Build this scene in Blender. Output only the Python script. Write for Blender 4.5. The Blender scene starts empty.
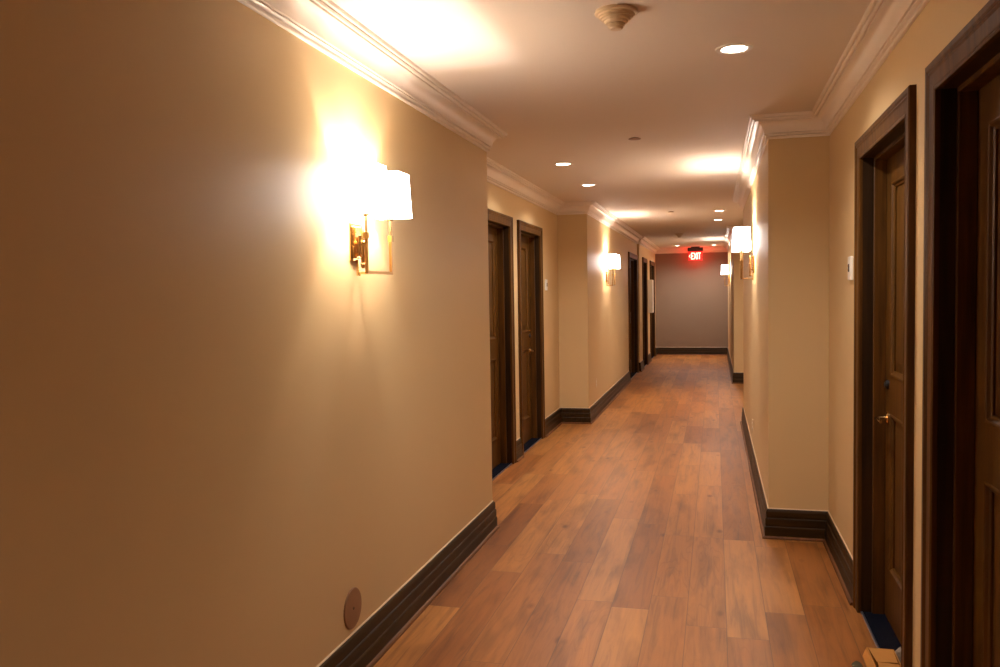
import bpy, bmesh, math, random
from mathutils import Vector, Matrix
random.seed(4)
scn = bpy.context.scene
COL = scn.collection
R = math.radians

# ---------------------------------------------------------------- camera, world, exposure
cam_d = bpy.data.cameras.new('camera')
cam_d.sensor_width = 36.0
cam_d.lens = 30.0
cam_d.clip_start = 0.02
cam = bpy.data.objects.new('camera', cam_d)
COL.objects.link(cam)
YAW, PITCH, ROLL = R(14.4876), R(2.7051), R(-0.9229)
fwd = Vector((-math.sin(YAW) * math.cos(PITCH), math.cos(YAW) * math.cos(PITCH), -math.sin(PITCH)))
rgt = Vector((math.cos(YAW), math.sin(YAW), 0))
up = rgt.cross(fwd)
rr = math.cos(ROLL) * rgt + math.sin(ROLL) * up
uu = -math.sin(ROLL) * rgt + math.cos(ROLL) * up
cam.matrix_world = Matrix(((rr.x, uu.x, -fwd.x, 0), (rr.y, uu.y, -fwd.y, 0), (rr.z, uu.z, -fwd.z, 1.55), (0, 0, 0, 1)))
scn.camera = cam

world = bpy.data.worlds.new('world')
scn.world = world
world.use_nodes = True
world.node_tree.nodes['Background'].inputs[0].default_value = (0.01, 0.008, 0.006, 1)
world.node_tree.nodes['Background'].inputs[1].default_value = 0.3

vs = scn.view_settings
scn.display_settings.display_device = 'sRGB'
vs.view_transform = 'Standard'
vs.look = 'None'
vs.gamma = 1.0
vs.use_curve_mapping = False
vs.exposure = 0.56

LIGHT = (1.0, 0.94, 0.89)
BULB_W = 9.0          # each bulb inside a sconce shade
SHADE_E = 12.5         # glow of the fabric shades
DOWN_W = 66.0          # each recessed downlight
DOWN_E = 20.0

# ---------------------------------------------------------------- dimensions
H = 2.603
XL, XLR, XL2, XL3 = -1.43, -1.80, -1.45, -1.41
XR, XRR, XR2 = 0.32, 0.672, 0.303
Y0, Y1, Y2, YF = 5.265, 9.76, 16.27, 20.75
YR, YRE, YR2 = 5.409, 10.09, 14.37
YB = -4.0
DOOR_H = 2.155        # clear height inside the casing
CASE_W = 0.09

# ---------------------------------------------------------------- materials
def mat(name, color, rough=0.5, metal=0.0, spec=0.5):
    m = bpy.data.materials.new(name)
    m.use_nodes = True
    b = m.node_tree.nodes['Principled BSDF']
    b.inputs['Base Color'].default_value = (*color, 1)
    b.inputs['Roughness'].default_value = rough
    b.inputs['Metallic'].default_value = metal
    b.inputs['Specular IOR Level'].default_value = spec
    return m

def srgb(r, g, b):
    f = lambda c: (c / 255 / 12.92) if c / 255 <= 0.04045 else ((c / 255 + 0.055) / 1.055) ** 2.4
    return (f(r), f(g), f(b))

class NT:
    def __init__(s, m):
        s.t = m.node_tree; s.b = s.t.nodes['Principled BSDF']
    def n(s, kind, **kw):
        q = s.t.nodes.new(kind)
        for k, v in kw.items():
            setattr(q, k, v)
        return q
    def l(s, a, b):
        s.t.links.new(a, b)
    def math(s, op, a, b=None, c=None):
        q = s.n('ShaderNodeMath', operation=op)
        for i, v in enumerate((a, b, c)):
            if v is None: continue
            if isinstance(v, (int, float)): q.inputs[i].default_value = v
            else: s.l(v, q.inputs[i])
        return q.outputs[0]
    def mix(s, f, a, b, blend='MIX'):
        q = s.n('ShaderNodeMix', data_type='RGBA', blend_type=blend)
        for i, v in ((0, f), (6, a), (7, b)):
            if isinstance(v, (int, float)): q.inputs[i].default_value = v
            elif isinstance(v, tuple): q.inputs[i].default_value = (*v, 1)
            else: s.l(v, q.inputs[i])
        return q.outputs[2]
    def ramp(s, f, stops):
        q = s.n('ShaderNodeValToRGB')
        e = q.color_ramp.elements
        while len(e) < len(stops): e.new(0.5)
        for el, (p, c) in zip(e, stops):
            el.position = p; el.color = (*c, 1)
        s.l(f, q.inputs[0])
        return q.outputs[0]

def paint(name, color, rough=0.55, bump=0.06, spec=0.35):
    m = mat(name, color, rough, 0, spec)
    t = NT(m)
    co = t.n('ShaderNodeTexCoord')
    n1 = t.n('ShaderNodeTexNoise'); n1.inputs['Scale'].default_value = 1.3; n1.inputs['Detail'].default_value = 3
    t.l(co.outputs['Object'], n1.inputs['Vector'])
    a = tuple(c * 0.965 for c in color); b = tuple(min(1, c * 1.03) for c in color)
    t.l(t.mix(n1.outputs[0], a, b), t.b.inputs['Base Color'])
    n2 = t.n('ShaderNodeTexNoise'); n2.inputs['Scale'].default_value = 260
    t.l(co.outputs['Object'], n2.inputs['Vector'])
    bp = t.n('ShaderNodeBump'); bp.inputs['Strength'].default_value = bump; bp.inputs['Distance'].default_value = 0.002
    t.l(n2.outputs[0], bp.inputs['Height']); t.l(bp.outputs[0], t.b.inputs['Normal'])
    return m

def wood(name, dark, light, rough=0.42, axis='Z', scale=1.0):
    m = mat(name, light, rough + 0.05, 0, 0.22)
    t = NT(m)
    co = t.n('ShaderNodeTexCoord')
    mp = t.n('ShaderNodeMapping')
    s = {'Z': (34, 34, 2.2), 'Y': (34, 2.2, 34), 'X': (2.2, 34, 34)}[axis]
    mp.inputs['Scale'].default_value = tuple(v * scale for v in s)
    t.l(co.outputs['Object'], mp.inputs[0])
    n1 = t.n('ShaderNodeTexNoise'); n1.inputs['Scale'].default_value = 1.0; n1.inputs['Detail'].default_value = 5
    n1.inputs['Distortion'].default_value = 0.4
    t.l(mp.outputs[0], n1.inputs['Vector'])
    t.l(t.ramp(n1.outputs[0], [(0.3, dark), (0.7, light)]), t.b.inputs['Base Color'])
    bp = t.n('ShaderNodeBump'); bp.inputs['Strength'].default_value = 0.12; bp.inputs['Distance'].default_value = 0.002
    t.l(n1.outputs[0], bp.inputs['Height']); t.l(bp.outputs[0], t.b.inputs['Normal'])
    return m

M_WALL = paint('wall_paint', srgb(214, 184, 136), 0.5, 0.05, 0.3)
M_FARWALL = paint('far_wall_dimmed_paint', srgb(138, 116, 96), 0.6, 0.05, 0.3)  # wall tan darkened: the dim light at the far end is in the colour
M_CEIL = paint('ceiling_paint', srgb(230, 216, 202), 0.7, 0.04, 0.2)
M_CROWN = paint('crown_paint', srgb(238, 222, 204), 0.35, 0.0, 0.5)
M_CASE = wood('casing_wood', srgb(60, 36, 10), srgb(100, 62, 20), 0.38)
M_CASEH = wood('casing_wood_level', srgb(60, 36, 10), srgb(100, 62, 20), 0.38, 'Y')
M_JAMB = wood('jamb_wood', srgb(36, 22, 8), srgb(58, 36, 14), 0.42)
M_SLAB = wood('door_wood', srgb(66, 41, 10), srgb(96, 60, 16), 0.4)
M_BASE = wood('baseboard_wood', srgb(38, 25, 8), srgb(62, 41, 14), 0.38, 'Y')
M_BASEX = wood('baseboard_wood_across', srgb(38, 25, 8), srgb(62, 41, 14), 0.38, 'X')
M_SHOE = wood('shoe_wood', srgb(92, 56, 30), srgb(124, 78, 42), 0.45, 'Y')
M_BEAD = mat('pale_bead', srgb(222, 192, 152), 0.5)
M_BRASS = mat('brass', srgb(238, 200, 138), 0.2, 1.0)
M_BRASSD = mat('aged_brass', srgb(176, 134, 78), 0.28, 1.0)
M_SOCK = mat('candle_sleeve', srgb(120, 95, 62), 0.4, 0.8)
M_WHITE = mat('white_plastic', srgb(235, 228, 215), 0.4)
M_BEIGE = mat('beige_plastic', srgb(222, 196, 160), 0.42)
M_BLACK = mat('black_plastic', srgb(30, 28, 28), 0.4)
M_GRAYV = mat('vent_slot', srgb(96, 78, 60), 0.6)
M_CARPET = mat('blue_carpet', srgb(22, 28, 52), 0.95, 0, 0.1)
M_STRIP = mat('threshold_strip', srgb(150, 150, 160), 0.35, 0.9)
M_CARD = mat('cardboard', srgb(190, 130, 66), 0.85, 0, 0.1)
M_PAPER = mat('grey_paper', srgb(160, 145, 128), 0.8, 0, 0.2)
M_RAG = mat('grey_rag', srgb(88, 78, 58), 0.9, 0, 0.1)
M_PLATE = mat('tan_plate', srgb(150, 108, 74), 0.45)
M_SIGNCASE = mat('sign_housing', srgb(70, 50, 44), 0.4, 0.6)

def carpet_tex(m):
    t = NT(m); co = t.n('ShaderNodeTexCoord'); n = t.n('ShaderNodeTexNoise'); n.inputs['Scale'].default_value = 220
    t.l(co.outputs['Object'], n.inputs['Vector'])
    t.l(t.mix(n.outputs[0], srgb(5, 6, 14), srgb(12, 15, 30)), t.b.inputs['Base Color'])
    bp = t.n('ShaderNodeBump'); bp.inputs['Strength'].default_value = 0.6; bp.inputs['Distance'].default_value = 0.004
    t.l(n.outputs[0], bp.inputs['Height']); t.l(bp.outputs[0], t.b.inputs['Normal'])
carpet_tex(M_CARPET)

def emis(name, color, strength, base=(0.8, 0.8, 0.8)):
    m = mat(name, base, 0.6)
    b = m.node_tree.nodes['Principled BSDF']
    b.inputs['Emission Color'].default_value = (*color, 1)
    b.inputs['Emission Strength'].default_value = strength
    return m
M_SHADE = emis('lit_fabric_shade', (1.0, 0.94, 0.90), SHADE_E, srgb(240, 228, 210))
M_LENS = emis('lit_lens', (1.0, 0.88, 0.76), DOWN_E)
M_RED = emis('lit_red_letters', (1.0, 0.16, 0.10), 9.0, (0.5, 0.02, 0.02))
M_SIGN = emis('red_sign_face', (1.0, 0.03, 0.02), 0.5, (0.35, 0.02, 0.02))

def floor_material():
    m = mat('oak_planks', srgb(180, 120, 70), 0.36, 0, 0.45)
    t = NT(m)
    co = t.n('ShaderNodeTexCoord'); sp = t.n('ShaderNodeSeparateXYZ')
    t.l(co.outputs['Object'], sp.inputs[0])
    x, y = sp.outputs[0], sp.outputs[1]
    PW = 0.182
    u = t.math('DIVIDE', t.math('ADD', x, 0.318 + 10 * PW), PW)
    row = t.math('FLOOR', u)
    fu = t.math('FRACT', u)
    def wn(vec_a, vec_b, seed):
        c = t.n('ShaderNodeCombineXYZ')
        for i, v in enumerate((vec_a, vec_b, seed)):
            if isinstance(v, (int, float)): c.inputs[i].default_value = v
            else: t.l(v, c.inputs[i])
        w = t.n('ShaderNodeTexWhiteNoise'); t.l(c.outputs[0], w.inputs['Vector'])
        return w
    r1 = wn(row, 3.0, 1.0).outputs['Value']; r2 = wn(row, 7.0, 2.0).outputs['Value']
    ln = t.math('MULTIPLY_ADD', r1, 0.9, 1.0)
    v = t.math('ADD', t.math('DIVIDE', y, ln), t.math('MULTIPLY', r2, 17.0))
    cell = t.math('FLOOR', v)
    fv = t.math('FRACT', v)
    wid = wn(row, cell, 5.0)
    rnd = wid.outputs['Value']
    rnd2 = wn(row, cell, 9.0).outputs['Value']
    # grain, moved per board
    cx = t.n('ShaderNodeCombineXYZ')
    t.l(t.math('MULTIPLY', x, 26.0), cx.inputs[0]); t.l(t.math('MULTIPLY', y, 1.5), cx.inputs[1])
    t.l(t.math('MULTIPLY', rnd, 90.0), cx.inputs[2])
    g = t.n('ShaderNodeTexNoise'); g.inputs['Scale'].default_value = 1.0; g.inputs['Detail'].default_value = 6
    g.inputs['Roughness'].default_value = 0.62; g.inputs['Distortion'].default_value = 0.9
    t.l(cx.outputs[0], g.inputs['Vector'])
    # cathedral figure
    cy = t.n('ShaderNodeCombineXYZ')
    t.l(t.math('MULTIPLY', x, 7.0), cy.inputs[0]); t.l(t.math('MULTIPLY', y, 0.9), cy.inputs[1])
    t.l(t.math('MULTIPLY', rnd2, 70.0), cy.inputs[2])
    wv = t.n('ShaderNodeTexNoise'); wv.inputs['Scale'].default_value = 1.0; wv.inputs['Detail'].default_value = 2
    t.l(cy.outputs[0], wv.inputs['Vector'])
    ring = t.math('FRACT', t.math('MULTIPLY', wv.outputs[0], 14.0))
    ringm = t.math('SMOOTH_MIN', ring, t.math('SUBTRACT', 1.0, ring), 0.2)
    # blotches and knots
    cb = t.n('ShaderNodeCombineXYZ')
    t.l(t.math('MULTIPLY', x, 9.0), cb.inputs[0]); t.l(t.math('MULTIPLY', y, 1.9), cb.inputs[1])
    t.l(t.math('MULTIPLY', rnd, 40.0), cb.inputs[2])
    bl = t.n('ShaderNodeTexNoise'); bl.inputs['Scale'].default_value = 1.0; bl.inputs['Detail'].default_value = 3
    t.l(cb.outputs[0], bl.inputs['Vector'])
    ck = t.n('ShaderNodeCombineXYZ')
    t.l(t.math('MULTIPLY', x, 5.0), ck.inputs[0]); t.l(t.math('MULTIPLY', y, 2.3), ck.inputs[1])
    t.l(t.math('MULTIPLY', rnd, 30.0), ck.inputs[2])
    vo = t.n('ShaderNodeTexVoronoi'); vo.inputs['Scale'].default_value = 1.0
    t.l(ck.outputs[0], vo.inputs['Vector'])
    base = t.ramp(rnd, [(0.0, srgb(150, 92, 42)), (0.25, srgb(168, 107, 52)), (0.5, srgb(176, 115, 58)), (0.75, srgb(187, 127, 66)), (1.0, srgb(158, 97, 46))])
    gr = t.ramp(g.outputs[0], [(0.30, (0.50, 0.43, 0.36)), (0.48, (0.90, 0.87, 0.83)), (0.7, (1.12, 1.12, 1.12))])
    c = t.mix(0.8, base, gr, 'MULTIPLY')
    rg = t.ramp(ringm, [(0.0, (0.80, 0.76, 0.70)), (0.16, (1, 1, 1)), (1.0, (1, 1, 1))])
    c = t.mix(t.math('MULTIPLY', rnd2, 0.75), c, t.mix(1.0, c, rg, 'MULTIPLY'))
    bb = t.ramp(bl.outputs[0], [(0.30, (0.46, 0.38, 0.32)), (0.50, (1, 1, 1)), (1.0, (1.04, 1.03, 1.02))])
    c = t.mix(0.6, c, bb, 'MULTIPLY')
    kn = t.ramp(vo.outputs['Distance'], [(0.0, (0.28, 0.2, 0.15)), (0.06, (0.55, 0.45, 0.38)), (0.13, (1, 1, 1)), (1.0, (1, 1, 1))])
    c = t.mix(0.9, c, kn, 'MULTIPLY')
    # seams
    eu = t.math('MULTIPLY', t.math('MINIMUM', fu, t.math('SUBTRACT', 1.0, fu)), PW)
    ev = t.math('MULTIPLY', t.math('MINIMUM', fv, t.math('SUBTRACT', 1.0, fv)), ln)
    e = t.math('MINIMUM', eu, ev)
    se = t.n('ShaderNodeMapRange'); se.inputs['From Min'].default_value = 0.0008; se.inputs['From Max'].default_value = 0.003
    t.l(e, se.inputs['Value'])
    c = t.mix(se.outputs[0], t.mix(0.6, c, (0.10, 0.05, 0.025)), c)
    t.l(c, t.b.inputs['Base Color'])
    t.l(t.math('MULTIPLY_ADD', g.outputs[0], 0.16, 0.34), t.b.inputs['Roughness'])
    hh = t.math('ADD', t.math('MULTIPLY', g.outputs[0], 0.25), se.outputs[0])
    bp = t.n('ShaderNodeBump'); bp.inputs['Strength'].default_value = 0.25; bp.inputs['Distance'].default_value = 0.0015
    t.l(hh, bp.inputs['Height']); t.l(bp.outputs[0], t.b.inputs['Normal'])
    return m
M_FLOOR = floor_material()

# ---------------------------------------------------------------- mesh helpers
def box(bm, x0, x1, y0, y1, z0, z1):
    vs_ = [bm.verts.new(p) for p in ((x0, y0, z0), (x1, y0, z0), (x1, y1, z0), (x0, y1, z0), (x0, y0, z1), (x1, y0, z1), (x1, y1, z1), (x0, y1, z1))]
    for f in ((3, 2, 1, 0), (4, 5, 6, 7), (0, 1, 5, 4), (1, 2, 6, 5), (2, 3, 7, 6), (3, 0, 4, 7)):
        bm.faces.new([vs_[i] for i in f])

def lathe(bm, prof, n=32, mtx=None, cap=True):
    """prof: (radius, z) list"""
    rings = []
    for r, z in prof:
        ring = []
        for i in range(n):
            a = 2 * math.pi * i / n
            p = Vector((r * math.cos(a), r * math.sin(a), z))
            if mtx: p = mtx @ p
            ring.append(bm.verts.new(p))
        rings.append(ring)
    for a, b in zip(rings, rings[1:]):
        for i in range(n):
            bm.faces.new((a[i], a[(i + 1) % n], b[(i + 1) % n], b[i]))
    if cap:
        bm.faces.new(rings[0][::-1]); bm.faces.new(rings[-1])

def tube(bm, pts, r, n=10):
    pts = [Vector(p) for p in pts]
    rings = []
    for i, p in enumerate(pts):
        d = (pts[min(i + 1, len(pts) - 1)] - pts[max(i - 1, 0)]).normalized()
        a = d.cross(Vector((0.12, 0.3, 0.94))).normalized(); b = d.cross(a)
        rad = r[i] if isinstance(r, (list, tuple)) else r
        rings.append([bm.verts.new(p + rad * (math.cos(2 * math.pi * k / n) * a + math.sin(2 * math.pi * k / n) * b)) for k in range(n)])
    for a, b in zip(rings, rings[1:]):
        for i in range(n):
            bm.faces.new((a[i], a[(i + 1) % n], b[(i + 1) % n], b[i]))
    bm.faces.new(rings[0][::-1]); bm.faces.new(rings[-1])

def sweep(bm, path, prof, fn, side=1):
    """Mitred sweep: path of 2-D points, prof of (offset, height); fn(u, v, h) -> 3-D."""
    n = len(path)
    P = [Vector(p) for p in path]
    nor = []
    for i in range(n - 1):
        d = (P[i + 1] - P[i]).normalized(); nor.append(Vector((-d.y, d.x)) * side)
    rows = []
    for i in range(n):
        if i == 0: m = nor[0]
        elif i == n - 1: m = nor[-1]
        else:
            m = nor[i - 1] + nor[i]; m = m / m.dot(nor[i])
        rows.append([bm.verts.new(fn(P[i].x + m.x * o, P[i].y + m.y * o, h)) for o, h in prof])
    k = len(prof)
    for a, b in zip(rows, rows[1:]):
        for j in range(k):
            bm.faces.new((a[j], a[(j + 1) % k], b[(j + 1) % k], b[j]))
    bm.faces.new(rows[0][::-1]); bm.faces.new(rows[-1])

def obj(name, bm, m, parent=None, smooth=False, bevel=0.0, loc=None):
    bmesh.ops.recalc_face_normals(bm, faces=bm.faces)
    me = bpy.data.meshes.new(name)
    bm.to_mesh(me); bm.free()
    o = bpy.data.objects.new(name, me)
    COL.objects.link(o)
    me.materials.append(m)
    if smooth:
        for p in me.polygons: p.use_smooth = True
        try: me.set_sharp_from_angle(angle=R(35))
        except Exception: pass
    if bevel:
        b = o.modifiers.new('bevel', 'BEVEL'); b.width = bevel; b.segments = 2; b.limit_method = 'ANGLE'
    if parent: o.parent = parent
    if loc: o.location = loc
    return o

def tag(o, label, cat, group=None, kind=None):
    o['label'] = label; o['category'] = cat
    if group: o['group'] = group
    if kind: o['kind'] = kind
    return o

def thing(name, label, cat, loc=(0, 0, 0), rz=0.0, group=None, kind=None):
    o = bpy.data.objects.new(name, None)
    o.empty_display_size = 0.05
    COL.objects.link(o)
    o.location = loc; o.rotation_euler = (0, 0, rz)
    return tag(o, label, cat, group, kind)

def dup(root, loc, rz=None, label=None):
    kids = [c for c in bpy.data.objects if c.parent == root]
    r = root.copy(); COL.objects.link(r); r.location = loc
    if rz is not None: r.rotation_euler = (0, 0, rz)
    if label: r['label'] = label
    for ch in kids:
        c = ch.copy(); COL.objects.link(c); c.parent = r
        for g in [q for q in bpy.data.objects if q.parent == ch]:
            d = g.copy(); COL.objects.link(d); d.parent = c
    return r

# ---------------------------------------------------------------- doors (positions)
# side: -1 left wall, +1 right wall ; x = wall plane ; a, b = clear opening along y
OP = 0.0
DOORS = [
    dict(side=1, x=XRR, a=1.855, b=2.84, lab='dark wood door at the right edge of the view, nearest the camera', handle=False),
    dict(side=1, x=XRR, a=3.25, b=4.215, lab='dark wood door on the right with a bright brass lever', handle=True),
    dict(side=-1, x=XLR, a=6.39, b=7.32, lab='dark wood door on the left partly hidden by the near wall corner', handle=False),
    dict(side=-1, x=XLR, a=7.75, b=8.66, lab='dark wood door with small brass lever in the left recess, farther of the pair', handle=True),
    dict(side=-1, x=XL2, a=14.62, b=16.08, lab='narrow-looking dark door far down the left wall, just before the wall steps in', handle=False),
    dict(side=-1, x=XL3, a=17.02, b=17.86, lab='dark door far down the left wall just before the white cabinet', handle=False),
    dict(side=-1, x=XL3, a=18.99, b=20.16, lab='last dark door on the left, beyond the white cabinet by the end wall', handle=False),
]

# ---------------------------------------------------------------- shell
def struct(name, bm, m, lab, cat, **k):
    return tag(obj(name, bm, m, **k), lab, cat, kind='structure')

bm = bmesh.new(); box(bm, -2.1, XRR + 0.3, YB - 0.2, YF + 0.2, -0.08, 0.0)
struct('floor', bm, M_FLOOR, 'floor of wide brown oak planks running down the corridor', 'floor')
bm = bmesh.new(); box(bm, -2.1, XRR + 0.3, YB - 0.2, YF + 0.2, H, H + 0.08)
struct('ceiling', bm, M_CEIL, 'plain pale ceiling over the corridor', 'ceiling')

TH = 0.30
def wall_run(bm, side, x, y0, y1, doors):
    xo = x + side * TH
    a, b = min(x, xo), max(x, xo)
    cur = y0
    for d in doors:
        box(bm, a, b, cur, d['a'] - 0.02, 0, H)
        box(bm, a, b, d['a'] - 0.02, d['b'] + 0.02, DOOR_H + 0.02, H)
        cur = d['b'] + 0.02
    box(bm, a, b, cur, y1, 0, H)

bm = bmesh.new()
box(bm, XLR - TH, XL, YB, Y0, 0, H)
struct('wall_left', bm, M_WALL, 'long plain tan wall nearest on the left, carrying the large sconce', 'wall')
bm = bmesh.new(); wall_run(bm, -1, XLR, Y0, Y1, DOORS[2:4])
struct('wall_left_recess', bm, M_WALL, 'set-back tan wall on the left around the pair of doors', 'wall')
bm = bmesh.new(); wall_run(bm, -1, XL2, Y1, Y2, DOORS[4:5]); box(bm, XLR - TH, XL2 - TH, Y1, Y1 + 0.3, 0, H)
struct('wall_left_far', bm, M_WALL, 'tan wall on the left beyond the door recess, with a small lit sconce', 'wall')
bm = bmesh.new(); wall_run(bm, -1, XL3, Y2, YF, DOORS[5:7]); 
struct('wall_left_end', bm, M_WALL, 'last stretch of left wall, stepped slightly into the corridor', 'wall')
bm = bmesh.new(); wall_run(bm, 1, XRR, YB, YR, DOORS[0:2])
struct('wall_right', bm, M_WALL, 'nearest tan wall on the right around the two near doors', 'wall')
bm = bmesh.new(); box(bm, XR, XRR + TH, YR, YRE, 0, H)
struct('wall_right_pier', bm, M_WALL, 'tan wall block jutting into the corridor on the right beyond the brass-levered door', 'wall')
bm = bmesh.new(); box(bm, XRR, XRR + TH, YRE, YR2, 0, H)
struct('wall_right_recess', bm, M_WALL, 'set-back right wall hidden between the two wall blocks', 'wall')
bm = bmesh.new(); box(bm, XR2, XRR + TH, YR2, YF, 0, H)
struct('wall_right_far', bm, M_WALL, 'tan wall block on the far right before the end wall', 'wall')
bm = bmesh.new(); box(bm, -2.1, XRR + TH, YF, YF + 0.2, 0, H)
struct('wall_far', bm, M_FARWALL, 'end wall of the corridor, under the red exit sign', 'wall')
bm = bmesh.new(); box(bm, -2.1, XRR + TH, YB - 0.2, YB, 0, H)
struct('wall_back', bm, M_WALL, 'wall closing the corridor behind the viewer', 'wall')

# crown molding, one mitred run
def cove(p0, p1, n=8):
    out = []
    for i in range(n + 1):
        a = math.pi / 2 * i / n
        out.append((p0[0] + (p1[0] - p0[0]) * (1 - math.cos(a)), p0[1] + (p1[1] - p0[1]) * math.sin(a)))
    return out
CP = [(0, -0.132), (0.010, -0.132), (0.014, -0.128), (0.014, -0.118), (0.007, -0.115), (0.018, -0.113), (0.023, -0.108), (0.022, -0.102), (0.016, -0.100)] \
    + cove((0.029, -0.099), (0.076, -0.034))[0:] + [(0.083, -0.034), (0.083, -0.024), (0.088, -0.028), (0.095, -0.027), (0.099, -0.021), (0.098, -0.013), (0.103, -0.016), (0.110, -0.014), (0.113, -0.008), (0.113, 0.0), (0, 0)]
path = [(XL, YB), (XL, Y0), (XLR, Y0), (XLR, Y1), (XL2, Y1), (XL2, Y2), (XL3, Y2), (XL3, YF), (XR2, YF), (XR2, YR2), (XRR, YR2), (XRR, YRE), (XR, YRE), (XR, YR), (XRR, YR), (XRR, YB)]
bm = bmesh.new()
sweep(bm, path, CP, lambda u, v, h: (u, v, H + h), side=-1)
struct('trim_1', bm, M_CROWN, 'pale stepped crown molding where walls meet the ceiling', 'crown molding', smooth=True)

# baseboards, one run between openings
BP = [(0, 0), (0.024, 0), (0.024, 0.070), (0.021, 0.076), (0.018, 0.078), (0.020, 0.082), (0.020, 0.122), (0.017, 0.128), (0.013, 0.130), (0.015, 0.134), (0.015, 0.165), (0.011, 0.176), (0.005, 0.183), (0, 0.183)]
SP = [(0.024, 0.0005), (0.039, 0.0005), (0.038, 0.008), (0.033, 0.014), (0.024, 0.017)]
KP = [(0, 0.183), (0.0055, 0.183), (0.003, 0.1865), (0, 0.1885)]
def baseboard(name, pts, side, lab, m=None):
    bm = bmesh.new(); sweep(bm, pts, BP, lambda u, v, h: (u, v, h), side)
    o = struct(name, bm, m or M_BASE, lab, 'baseboard')
    bm = bmesh.new(); sweep(bm, pts, SP, lambda u, v, h: (u, v, h), side)
    obj('shoe_molding', bm, M_SHOE, o)
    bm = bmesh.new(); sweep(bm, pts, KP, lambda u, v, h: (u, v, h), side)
    obj('pale_top_bead', bm, M_BEAD, o)  # thin pale bead along the top edge of the baseboard
c = CASE_W + 0.001
D = DOORS
def yl(i): return D[i]['a'] - c
def yh(i): return D[i]['b'] + c
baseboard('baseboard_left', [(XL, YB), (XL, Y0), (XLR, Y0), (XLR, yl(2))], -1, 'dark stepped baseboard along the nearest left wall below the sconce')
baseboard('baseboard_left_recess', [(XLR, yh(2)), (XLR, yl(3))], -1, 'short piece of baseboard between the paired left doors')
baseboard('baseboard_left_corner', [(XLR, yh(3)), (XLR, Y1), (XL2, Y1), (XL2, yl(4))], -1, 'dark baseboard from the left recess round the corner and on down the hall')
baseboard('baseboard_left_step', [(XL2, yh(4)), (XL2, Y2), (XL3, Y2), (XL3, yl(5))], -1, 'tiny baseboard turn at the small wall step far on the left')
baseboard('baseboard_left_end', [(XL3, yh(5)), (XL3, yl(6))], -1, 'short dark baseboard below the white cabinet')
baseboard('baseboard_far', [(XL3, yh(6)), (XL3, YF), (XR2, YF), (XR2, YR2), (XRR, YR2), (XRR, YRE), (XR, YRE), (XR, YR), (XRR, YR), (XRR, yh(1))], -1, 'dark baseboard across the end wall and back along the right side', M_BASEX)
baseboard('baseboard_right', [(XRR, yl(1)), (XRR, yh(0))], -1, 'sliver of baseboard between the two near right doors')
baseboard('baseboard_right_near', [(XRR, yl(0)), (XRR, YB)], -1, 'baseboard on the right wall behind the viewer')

# doors
CPROF = [(0.0, 0.0), (0.0, 0.016), (0.006, 0.019), (0.012, 0.016), (0.016, 0.018), (0.052, 0.020), (0.058, 0.024), (0.064, 0.022), (0.070, 0.026), (0.086, 0.026), (0.090, 0.022), (0.090, 0.0)]
def panel_slab(bm, w, h, t, panels):
    """slab in local coords: y across 0..w, z 0..h, face at x=0 looking to -x, thickness to +x. Raised panels with sticking."""
    ys = sorted({0, w, *[p[0] for p in panels], *[p[1] for p in panels]})
    zs = sorted({0, h, *[p[2] for p in panels], *[p[3] for p in panels]})
    for y0, y1 in zip(ys, ys[1:]):
        for z0, z1 in zip(zs, zs[1:]):
            if any(p[0] <= y0 and y1 <= p[1] and p[2] <= z0 and z1 <= p[3] for p in panels): continue
            box(bm, 0, t, y0, y1, z0, z1)
    bmesh.ops.remove_doubles(bm, verts=bm.verts, dist=1e-5)
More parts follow.
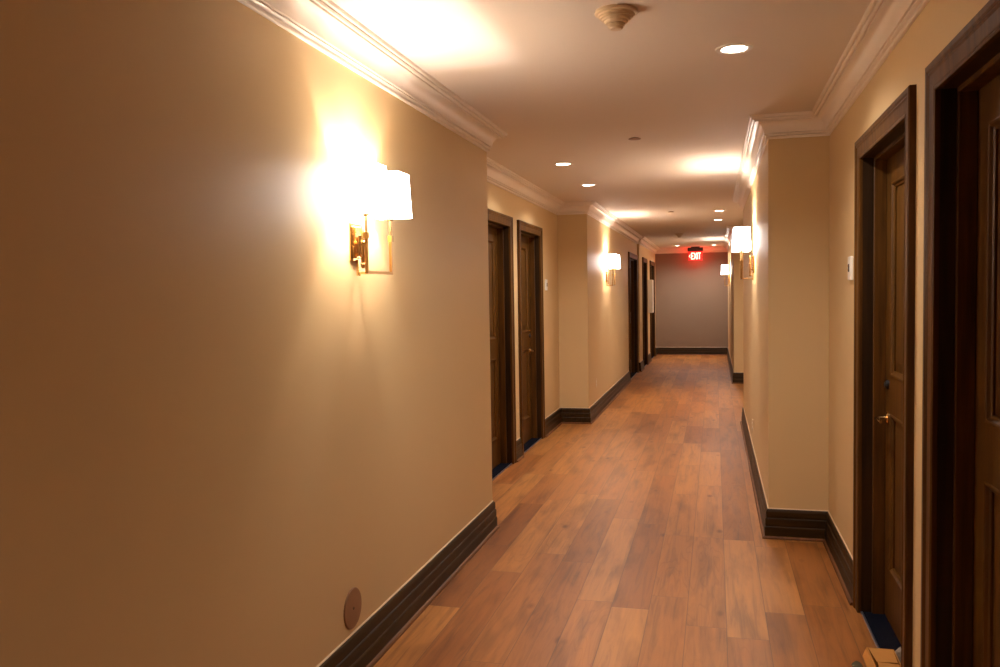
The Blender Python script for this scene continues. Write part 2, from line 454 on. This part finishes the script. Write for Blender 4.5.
def door(n, d):
    side, x, a, b = d['side'], d['x'], d['a'], d['b']
    root = thing('door_%d' % n, d['lab'], 'door', (x, (a + b) / 2, 0), 0, kind='structure')
    root.rotation_euler = (0, 0, 0 if side > 0 else math.pi)
    w = (b - a) / 2
    # local: -x is the corridor, +x goes into the wall
    bm = bmesh.new()
    sweep(bm, [(-w, 0.0), (-w, DOOR_H), (w, DOOR_H), (w, 0.0)], CPROF, lambda u, v, h: (-h, u, v), side=1)
    obj('casing', bm, M_CASE, root)
    bm = bmesh.new()
    sweep(bm, [(-w, 0.0), (-w, DOOR_H), (w, DOOR_H), (w, 0.0)], [(0.0, -0.002), (0.0, 0.20), (0.019, 0.20), (0.019, -0.002)], lambda u, v, h: (h, u, v), side=1)
    obj('jamb', bm, M_JAMB, root)
    bm = bmesh.new()
    sweep(bm, [(-w, 0.0), (-w, DOOR_H), (w, DOOR_H), (w, 0.0)], [(0.0, 0.045), (-0.014, 0.045), (-0.016, 0.048), (-0.016, 0.098), (0.0, 0.098)], lambda u, v, h: (h, u, v), side=1)
    obj('door_stop', bm, M_CASE, root)
    # slab
    sw, sh, st = 2 * w - 0.006, DOOR_H - 0.014, 0.044
    pans = [(0.125, sw - 0.125, 0.24, 0.965), (0.125, sw - 0.125, 1.14, sh - 0.13)]
    bm = bmesh.new(); panel_slab(bm, sw, sh, st, pans)
    s = obj('door_slab', bm, M_SLAB, root, loc=(0.100, -w + 0.003, 0.011))
    for (p0, p1, q0, q1) in pans:
        bm = bmesh.new()
        ring = [(p0, q0), (p1, q0), (p1, q1), (p0, q1), (p0, q0), (p1, q0)]
        prof = [(-0.001, 0.020), (-0.001, -0.004), (0.004, -0.006), (0.010, -0.004), (0.016, 0.004), (0.024, 0.008), (0.024, 0.020)]
        # closed moulding ring
        P = [(p0, q0), (p1, q0), (p1, q1), (p0, q1)]
        rows = []
        for i, (u, v) in enumerate(P):
            du = 1 if i in (0, 3) else -1; dv = 1 if i in (0, 1) else -1
            rows.append([bm.verts.new((h, u + du * o, v + dv * o)) for o, h in prof])
        for i in range(4):
            r0, r1 = rows[i], rows[(i + 1) % 4]
            for j in range(len(prof)):
                k = (j + 1) % len(prof)
                bm.faces.new((r0[j], r0[k], r1[k], r1[j]))
        obj('panel_molding', bm, M_SLAB, s)
        bm = bmesh.new()
        i0, i1, j0, j1 = p0 + 0.02, p1 - 0.02, q0 + 0.02, q1 - 0.02
        A = [bm.verts.new(q) for q in ((0.016, i0, j0), (0.016, i1, j0), (0.016, i1, j1), (0.016, i0, j1))]
        f = 0.05
        B = [bm.verts.new(q) for q in ((0.006, i0 + f, j0 + f), (0.006, i1 - f, j0 + f), (0.006, i1 - f, j1 - f), (0.006, i0 + f, j1 - f))]
        C = [bm.verts.new(q) for q in ((0.038, i0, j0), (0.038, i1, j0), (0.038, i1, j1), (0.038, i0, j1))]
        bm.faces.new(B); bm.faces.new(C)
        for i in range(4):
            k = (i + 1) % 4
            bm.faces.new((A[i], A[k], B[k], B[i])); bm.faces.new((A[i], A[k], C[k], C[i]))
        obj('door_panel', bm, M_SLAB, s)
    for hz in (0.22, 1.05, 1.9):
        bm = bmesh.new()
        hs = -side      # hinges on the side nearer the camera
        yy = (-w + 0.002) if side > 0 else (w - 0.002)
        lathe(bm, [(0.006, -0.05), (0.006, 0.05)], 10, Matrix.Translation((0.096, yy + (0.006 if side > 0 else -0.006), hz)))
        obj('hinge', bm, M_BRASSD, root, smooth=True)
    if d['handle']:
        ly = (w - 0.068) if side > 0 else (-w + 0.068)     # latch edge farther from the camera
        sgn = 1 if side > 0 else -1
        hr = bpy.data.objects.new('door_handle', None); COL.objects.link(hr); hr.parent = root
        hr.location = (0.100, ly, 0.95); hr['label'] = 'polished brass lever handle'
        rot = Matrix.Rotation(R(-90), 4, 'Y')
        bm = bmesh.new(); lathe(bm, [(0.027, 0.0), (0.027, 0.006), (0.022, 0.011), (0.010, 0.013)], 28, rot)
        obj('rose', bm, M_BRASS, hr, smooth=True)
        bm = bmesh.new()
        tube(bm, [(-0.010, 0, 0), (-0.04, 0, 0), (-0.050, -sgn * 0.004, 0), (-0.054, -sgn * 0.015, 0), (-0.054, -sgn * 0.06, 0.001), (-0.052, -sgn * 0.115, -0.003)], [0.008, 0.008, 0.0085, 0.0085, 0.0075, 0.0065], 12)
        obj('lever', bm, M_BRASS, hr, smooth=True)
        bm = bmesh.new(); lathe(bm, [(0.021, 0.0), (0.021, 0.008), (0.012, 0.016)], 24, Matrix.Translation((0.100, ly, 1.105)) @ rot)
        obj('deadbolt', bm, M_BLACK, root, smooth=True)
    # carpet and metal strip in the opening
    bm = bmesh.new(); box(bm, 0.001, 0.24, -w, w, 0.0005, 0.008)
    obj('carpet_sill', bm, M_CARPET, root)
    bm = bmesh.new(); box(bm, -0.004, 0.006, -w, w, 0.0005, 0.010)
    obj('edge_strip', bm, M_STRIP, root, bevel=0.002)
    return root
for i, d in enumerate(DOORS):
    door(i + 1, d)

# ---------------------------------------------------------------- sconces
def make_sconce():
    """wall plane at local x=0, lamp faces +x, y runs along the wall, z=0 at the bar."""
    t = thing('wall_sconce', 'large lit double sconce with two white shades on the near left wall', 'wall lamp', (XL, 3.178, 1.645), 0, 'brass double wall sconces')
    bm = bmesh.new(); box(bm, 0.0, 0.010, -0.060, 0.060, 0.045, 0.205)
    p = obj('backplate', bm, M_BRASS, t, bevel=0.004)
    bm = bmesh.new(); box(bm, 0.010, 0.016, -0.046, 0.046, 0.060, 0.190)
    obj('raised_panel', bm, M_BRASS, p, bevel=0.003)
    # turned boss with paired tubes on the plate
    bm = bmesh.new()
    lathe(bm, [(0.004, -0.036), (0.008, -0.030), (0.009, -0.022), (0.005, -0.014), (0.008, -0.008), (0.008, 0.06), (0.011, 0.064), (0.011, 0.072), (0.006, 0.078), (0.007, 0.13), (0.004, 0.14)], 16, Matrix.Translation((0.034, 0, 0.055)))
    box(bm, 0.012, 0.034, -0.006, 0.006, 0.07, 0.082)
    obj('center_post', bm, M_BRASSD, t, smooth=True)
    for s in (-1, 1):
        bm = bmesh.new()
        tube(bm, [(0.034, s * 0.008, 0.070), (0.034, s * 0.020, 0.068), (0.034, s * 0.030, 0.076), (0.034, s * 0.032, 0.090), (0.034, s * 0.032, 0.150)], [0.004, 0.004, 0.005, 0.006, 0.006], 10)
        obj('scroll', bm, M_BRASSD, t, smooth=True)
    bm = bmesh.new(); box(bm, 0.010, 0.104, -0.005, 0.005, -0.005, 0.005); box(bm, 0.008, 0.018, -0.010, 0.010, -0.010, 0.055)
    obj('arm', bm, M_BRASS, t, bevel=0.001)
    bm = bmesh.new(); box(bm, 0.100, 0.112, -0.132, 0.132, -0.006, 0.006)
    obj('cross_bar', bm, M_BRASSD, t, bevel=0.001)
    for s in (-1, 1):
        y = s * 0.126
        bm = bmesh.new()
        box(bm, 0.100, 0.112, y - 0.006, y + 0.006, 0.006, 0.135)
        box(bm, 0.096, 0.116, y - 0.010, y + 0.010, 0.132, 0.158)
        u = obj('upright', bm, M_BRASSD, t, bevel=0.001)
        bm = bmesh.new(); lathe(bm, [(0.006, 0.158), (0.006, 0.218), (0.015, 0.224), (0.015, 0.262), (0.011, 0.266)], 16, Matrix.Translation((0.106, y, 0)))
        obj('candle_socket', bm, M_SOCK, u, smooth=True)
        # square tapered fabric shade, open top and bottom
        bm = bmesh.new()
        hb, ht, z0, z1, th = 0.072, 0.064, 0.234, 0.418, 0.002
        def ring(h, z): return [bm.verts.new((0.106 + a * h, y + b * h, z)) for a, b in ((-1, -1), (1, -1), (1, 1), (-1, 1))]
        ro0, ro1, ri1, ri0 = ring(hb, z0), ring(ht, z1), ring(ht - th, z1), ring(hb - th, z0)
        for A, B in ((ro0, ro1), (ro1, ri1), (ri1, ri0), (ri0, ro0)):
            for i in range(4):
                bm.faces.new((A[i], A[(i + 1) % 4], B[(i + 1) % 4], B[i]))
        sh = obj('lamp_shade', bm, M_SHADE, t)
        bm = bmesh.new()
        hh = ht - 0.003
        for q0, q1 in (((-hh, 0), (hh, 0)), ((0, -hh), (0, hh))):
            tube(bm, [(0.106 + q0[0], y + q0[1], z1 - 0.012), (0.106 + q1[0], y + q1[1], z1 - 0.012)], 0.0012, 6)
        obj('shade_spider', bm, M_BRASSD, sh)
        ld = bpy.data.lights.new('bulb', 'POINT'); ld.energy = BULB_W; ld.color = LIGHT; ld.shadow_soft_size = 0.008
        lo = bpy.data.objects.new('bulb', ld); COL.objects.link(lo); lo.parent = t; lo.location = (0.106, y, 0.335)
    return t
sc0 = make_sconce()
dup(sc0, (XL2, 11.48, 1.645), 0, 'small lit double sconce farther down the left wall, past the recessed doors')
dup(sc0, (XR, 7.27, 1.645), math.pi, 'lit sconce on the jutting right wall, larger of the two on that side')
dup(sc0, (XR2, 17.6, 1.645), math.pi, 'smallest lit sconce, at the far right near the exit sign')

# ---------------------------------------------------------------- recessed downlights
def make_down():
    t = thing('recessed_downlight', 'round lit downlight nearest the viewer, right of the smoke detector', 'ceiling light', (0.085, 3.83, H), 0, 'recessed ceiling downlights')
    bm = bmesh.new()
    lathe(bm, [(0.054, 0.001), (0.054, -0.0035), (0.062, -0.006), (0.078, -0.004), (0.080, 0.0), (0.080, 0.001)], 40, cap=False)
    obj('trim_ring', bm, M_WHITE, t, smooth=True)
    bm = bmesh.new()
    lathe(bm, [(0.0545, 0.001), (0.0545, -0.002)], 40)
    obj('lens', bm, M_LENS, t)
    ld = bpy.data.lights.new('downlight_lamp', 'SPOT'); ld.energy = DOWN_W; ld.color = LIGHT; ld.shadow_soft_size = 0.05
    ld.spot_size = R(150); ld.spot_blend = 0.9
    lo = bpy.data.objects.new('downlight_lamp', ld); COL.objects.link(lo); lo.parent = t; lo.location = (0, 0, -0.012)
    return t
d0 = make_down()
for x, y, lab in ((-1.195, 6.77, 'lit downlight on the left above the recessed doors, nearer of two'),
                  (-1.195, 8.17, 'lit downlight on the left above the recessed doors, farther of two'),
                  (0.06, 11.42, 'nearer of the two small downlights mid-corridor on the right'),
                  (0.05, 12.86, 'farther of the two small downlights mid-corridor on the right'),
                  (-0.84, 19.75, 'tiny downlight left of the exit sign'),
                  (-0.014, 19.9, 'tiny downlight right of the exit sign')):
    dup(d0, (x, y, H), 0, lab)
for x, y, lab in ((-0.4, -0.9, 'added fill downlight, unseen, in the ceiling behind the viewer'),):
    dup(d0, (x, y, H), 0, lab)  # unseen lamp, added to lift the dark near end of the left wall

# ---------------------------------------------------------------- smoke detectors
def make_smoke():
    t = thing('smoke_detector', 'beige cone-shaped smoke detector nearest the viewer at the top of the view', 'smoke detector', (-0.355, 3.19, H), 0, 'ceiling smoke detectors')
    bm = bmesh.new(); lathe(bm, [(0.078, 0.001), (0.080, -0.004), (0.079, -0.011), (0.070, -0.015)], 40)
    obj('base', bm, M_BEIGE, t, smooth=True)
    bm = bmesh.new(); lathe(bm, [(0.070, -0.014), (0.067, -0.021), (0.062, -0.022), (0.060, -0.029), (0.054, -0.030), (0.051, -0.037), (0.045, -0.038), (0.041, -0.046), (0.037, -0.048)], 40)
    b = obj('housing', bm, M_BEIGE, t, smooth=True)
    for z, r in ((-0.050, 0.033), (-0.056, 0.031)):
        bm = bmesh.new(); lathe(bm, [(r - 0.006, z + 0.004), (r - 0.006, z - 0.002)], 32)
        obj('vent_gap', bm, M_GRAYV, b)
        bm = bmesh.new(); lathe(bm, [(r - 0.001, z), (r, z - 0.001), (r, z - 0.003), (r - 0.003, z - 0.005)], 32)
        obj('vent_ring', bm, M_BEIGE, b, smooth=True)
    bm = bmesh.new(); lathe(bm, [(0.024, -0.058), (0.026, -0.062), (0.022, -0.068), (0.010, -0.070)], 32)
    obj('cap', bm, M_BEIGE, t, smooth=True)
    bm = bmesh.new(); lathe(bm, [(0.003, 0), (0.0025, 0.003)], 10, Matrix.Translation((0.056, -0.01, -0.033)) @ Matrix.Rotation(R(140), 4, 'Y'))
    obj('indicator', bm, M_WHITE, t)
    return t
s0 = make_smoke()
dup(s0, (-0.63, 15.67, H), 0.6, 'small distant smoke detector above the exit sign')

def make_sprinkler():
    t = thing('sprinkler_cover', 'small round sprinkler cover on the ceiling, nearer one beyond the downlight', 'sprinkler', (-0.529, 5.82, H), 0, 'flush sprinkler covers')
    bm = bmesh.new(); lathe(bm, [(0.030, 0.001), (0.030, -0.004)], 28)
    obj('gap_ring', bm, M_GRAYV, t)
    bm = bmesh.new(); lathe(bm, [(0.041, -0.004), (0.043, -0.0055), (0.041, -0.008), (0.030, -0.009)], 32)
    obj('cover_plate', bm, M_PLATE, t, smooth=True)
    return t
p0 = make_sprinkler()
dup(p0, (-0.557, 11.29, H), 0, 'tiny round sprinkler cover, farther down the ceiling')

# ---------------------------------------------------------------- exit sign
t = thing('exit_sign', 'glowing red EXIT sign hanging from the ceiling at the corridor end', 'exit sign', (-0.447, 20.42, H))
bm = bmesh.new(); box(bm, -0.10, 0.10, -0.05, 0.05, -0.022, 0.0)
obj('canopy', bm, M_SIGNCASE, t, bevel=0.004)
bm = bmesh.new(); box(bm, -0.18, 0.18, -0.028, 0.028, -0.105, -0.022)
obj('housing', bm, M_SIGNCASE, t, bevel=0.006)
bm = bmesh.new(); box(bm, -0.165, 0.165, -0.012, 0.012, -0.335, -0.105)
pn = obj('sign_panel', bm, M_SIGN, t)
def glyph(bm, segs, ox, oz, w, h, s):
    for (x0, z0, x1, z1) in segs:
        a = Vector((ox + x0 * w, 0, oz + z0 * h)); b = Vector((ox + x1 * w, 0, oz + z1 * h))
        d = (b - a).normalized(); n = Vector((-d.z, 0, d.x)) * s / 2
        vs_ = []
        for yy in (-0.018, -0.0115):
            for p in (a - n, b - n, b + n, a + n):
                vs_.append(bm.verts.new((p.x, yy, p.z)))
        for f in ((0, 1, 2, 3), (7, 6, 5, 4), (0, 4, 5, 1), (1, 5, 6, 2), (2, 6, 7, 3), (3, 7, 4, 0)):
            bm.faces.new([vs_[i] for i in f])
S = 0.022
gl = {'E': [(0.13, 0, 0.13, 1), (0.0, 0.055, 1, 0.055), (0.2, 0.5, 0.9, 0.5), (0.0, 0.945, 1, 0.945)],
      'X': [(0, 0, 1, 1), (0, 1, 1, 0)], 'I': [(0.5, 0, 0.5, 1)],
      'T': [(0.5, 0, 0.5, 1), (0, 0.945, 1, 0.945)]}
for ch, ox, w in (('E', -0.095, 0.055), ('X', -0.030, 0.060), ('I', 0.035, 0.02), ('T', 0.062, 0.065)):
    bm = bmesh.new(); glyph(bm, gl[ch], ox, -0.300, w, 0.155, S)
    obj('letter', bm, M_RED, pn)
bm = bmesh.new(); glyph(bm, [(0, 0.5, 1, 1), (0, 0.5, 1, 0)], -0.145, -0.26, 0.028, 0.07, 0.013)
obj('arrow', bm, M_RED, pn)
for yy, e in ((0.09, 4.0),):
    ld = bpy.data.lights.new('sign_glow', 'POINT'); ld.energy = e; ld.color = (1.0, 0.03, 0.02); ld.shadow_soft_size = 0.06
    lo = bpy.data.objects.new('sign_glow', ld); COL.objects.link(lo); lo.parent = t; lo.location = (0, yy, -0.22)

# ---------------------------------------------------------------- small wall things
# round cover plate low on the near left wall
t = thing('round_cover_plate', 'round tan cover plate low on the near left wall above the baseboard', 'wall plate', (XL, 3.066, 0.287))
rot = Matrix.Rotation(R(90), 4, 'Y')
bm = bmesh.new(); lathe(bm, [(0.082, 0.0), (0.082, 0.003), (0.079, 0.006), (0.074, 0.0065)], 48, rot)
obj('disc', bm, M_PLATE, t, smooth=True)
bm = bmesh.new(); lathe(bm, [(0.006, 0.006), (0.005, 0.0085)], 14, rot @ Matrix.Translation((0, 0, 0)))
obj('screw', bm, M_GRAYV, t)

def control(name, lab, x, y, z, side, w=0.085, h=0.13):
    t = thing(name, lab, 'wall control', (x, y, z), 0 if side < 0 else math.pi, 'white wall controls beside doors')
    bm = bmesh.new(); box(bm, 0, 0.016, -w / 2, w / 2, -h / 2, h / 2); b = obj('face_plate', bm, M_WHITE, t, bevel=0.004)
    bm = bmesh.new(); box(bm, 0.0155, 0.019, -0.011, 0.011, -0.018, 0.022); obj('display', bm, M_BLACK, t, bevel=0.001)
    for zz in (-0.010, 0.012):
        bm = bmesh.new(); box(bm, 0.0185, 0.021, -0.007, 0.007, zz - 0.005, zz + 0.005); obj('button', bm, M_PLATE, t)
    return t
c0 = control('door_control', 'white wall control with a dark display left of the brass-levered right door', XRR, 4.53, 1.652, 1, 0.085, 0.12)
dup(c0, (XLR, 9.0, 1.642), 0, 'small white wall control right of the recessed left doors')

def outlet(lab, x, y, z, side):
    t = thing('wall_outlet', lab, 'outlet', (x, y, z), 0 if side < 0 else math.pi, 'low wall outlets')
    bm = bmesh.new(); box(bm, 0, 0.006, -0.035, 0.035, -0.057, 0.057); obj('face_plate', bm, M_BEIGE, t, bevel=0.002)
    for s in (-0.02, 0.02):
        bm = bmesh.new(); lathe(bm, [(0.016, 0.006), (0.015, 0.0085)], 20, Matrix.Translation((0, 0, s)) @ rot); obj('receptacle', bm, M_WHITE, t)
    return t
o0 = outlet('beige outlet low on the left wall past the recess, under the small sconce', XL2, 10.39, 0.415, -1)
dup(o0, (XR, 7.58, 0.36), math.pi, 'beige outlet low on the jutting right wall')

# white cabinet on the left end wall
t = thing('wall_cabinet', 'white wall-mounted cabinet between the last two doors on the left', 'cabinet', (XL3, 18.50, 1.45))
bm = bmesh.new(); box(bm, 0.0, 0.085, -0.16, 0.20, -0.36, 0.36); obj('body', bm, M_WHITE, t, bevel=0.004)
bm = bmesh.new(); box(bm, 0.0855, 0.100, -0.158, 0.198, -0.358, 0.358); q = obj('cabinet_door', bm, M_WHITE, t, bevel=0.004)
bm = bmesh.new(); lathe(bm, [(0.008, 0.0), (0.010, 0.012)], 14, Matrix.Translation((0.100, 0.15, 0)) @ rot); obj('knob', bm, M_BRASSD, q)

# ---------------------------------------------------------------- debris in the right doorway
t = thing('cardboard_box', 'small open tan cardboard box on the floor by the brass-levered door', 'box', (0.648, 3.46, 0.0))
def sheet(bm, pts, th=0.003):
    P = [Vector(p) for p in pts]; n = (P[1] - P[0]).cross(P[2] - P[0]).normalized() * th
    A = [bm.verts.new(p) for p in P]; B = [bm.verts.new(p + n) for p in P]
    bm.faces.new(A); bm.faces.new(B[::-1])
    for i in range(len(P)):
        j = (i + 1) % len(P); bm.faces.new((A[i], A[j], B[j], B[i]))
bx, by, bz = 0.050, 0.150, 0.082
bm = bmesh.new()
box(bm, -bx, bx, -by, by, 0.001, 0.004)
box(bm, -bx, -bx + 0.003, -by, by, 0.004, bz); box(bm, bx - 0.003, bx, -by, by, 0.004, bz)
box(bm, -bx, bx, by - 0.003, by, 0.004, bz); box(bm, -bx, bx, -by, -by + 0.003, 0.004, bz)
obj('body', bm, M_CARD, t)
for pts in ([(-bx, -by, bz), (-bx, by, bz), (-bx - 0.018, by - 0.02, bz - 0.03), (-bx - 0.02, -by + 0.01, bz - 0.028)],
            [(-bx + 0.004, by - 0.004, bz), (bx - 0.004, by - 0.004, bz), (bx - 0.012, by - 0.142, bz + 0.006), (-bx + 0.012, by - 0.142, bz + 0.003)],
            [(-bx + 0.004, -by + 0.004, bz), (bx - 0.004, -by + 0.004, bz), (bx - 0.012, -by + 0.142, bz + 0.004), (-bx + 0.012, -by + 0.142, bz + 0.006)]):
    bm = bmesh.new(); sheet(bm, pts); obj('flap', bm, M_CARD, t)
def crumple(name, m, lab, cat, loc, sc, seed):
    rnd = random.Random(seed)
    bm = bmesh.new(); bmesh.ops.create_icosphere(bm, subdivisions=3, radius=1)
    dirs = [(Vector((rnd.uniform(-1, 1), rnd.uniform(-1, 1), rnd.uniform(-1, 1))).normalized(), rnd.uniform(0.62, 0.95)) for _ in range(26)]
    for v in bm.verts:
        d = v.co.normalized(); r = 1.0
        for n, h in dirs:
            k = d.dot(n)
            if k > 0.05: r = min(r, h / k)
        v.co = d * (r + rnd.uniform(-0.03, 0.03))
    for v in bm.verts: v.co = Vector((v.co.x * sc[0], v.co.y * sc[1], v.co.z * sc[2]))
    zmin = min(v.co.z for v in bm.verts)
    for v in bm.verts: v.co.z -= zmin
    o = obj(name, bm, m, loc=loc)
    return tag(o, lab, cat)
crumple('crumpled_paper', M_PAPER, 'crumpled pale grey paper on the floor right of the cardboard box', 'paper', (0.722, 3.63, 0.0085), (0.022, 0.04, 0.04), 3)
crumple('floor_rag', M_RAG, 'dark crumpled rag on the floor left of the cardboard box', 'rag', (0.553, 3.56, 0.0), (0.022, 0.06, 0.02), 8)
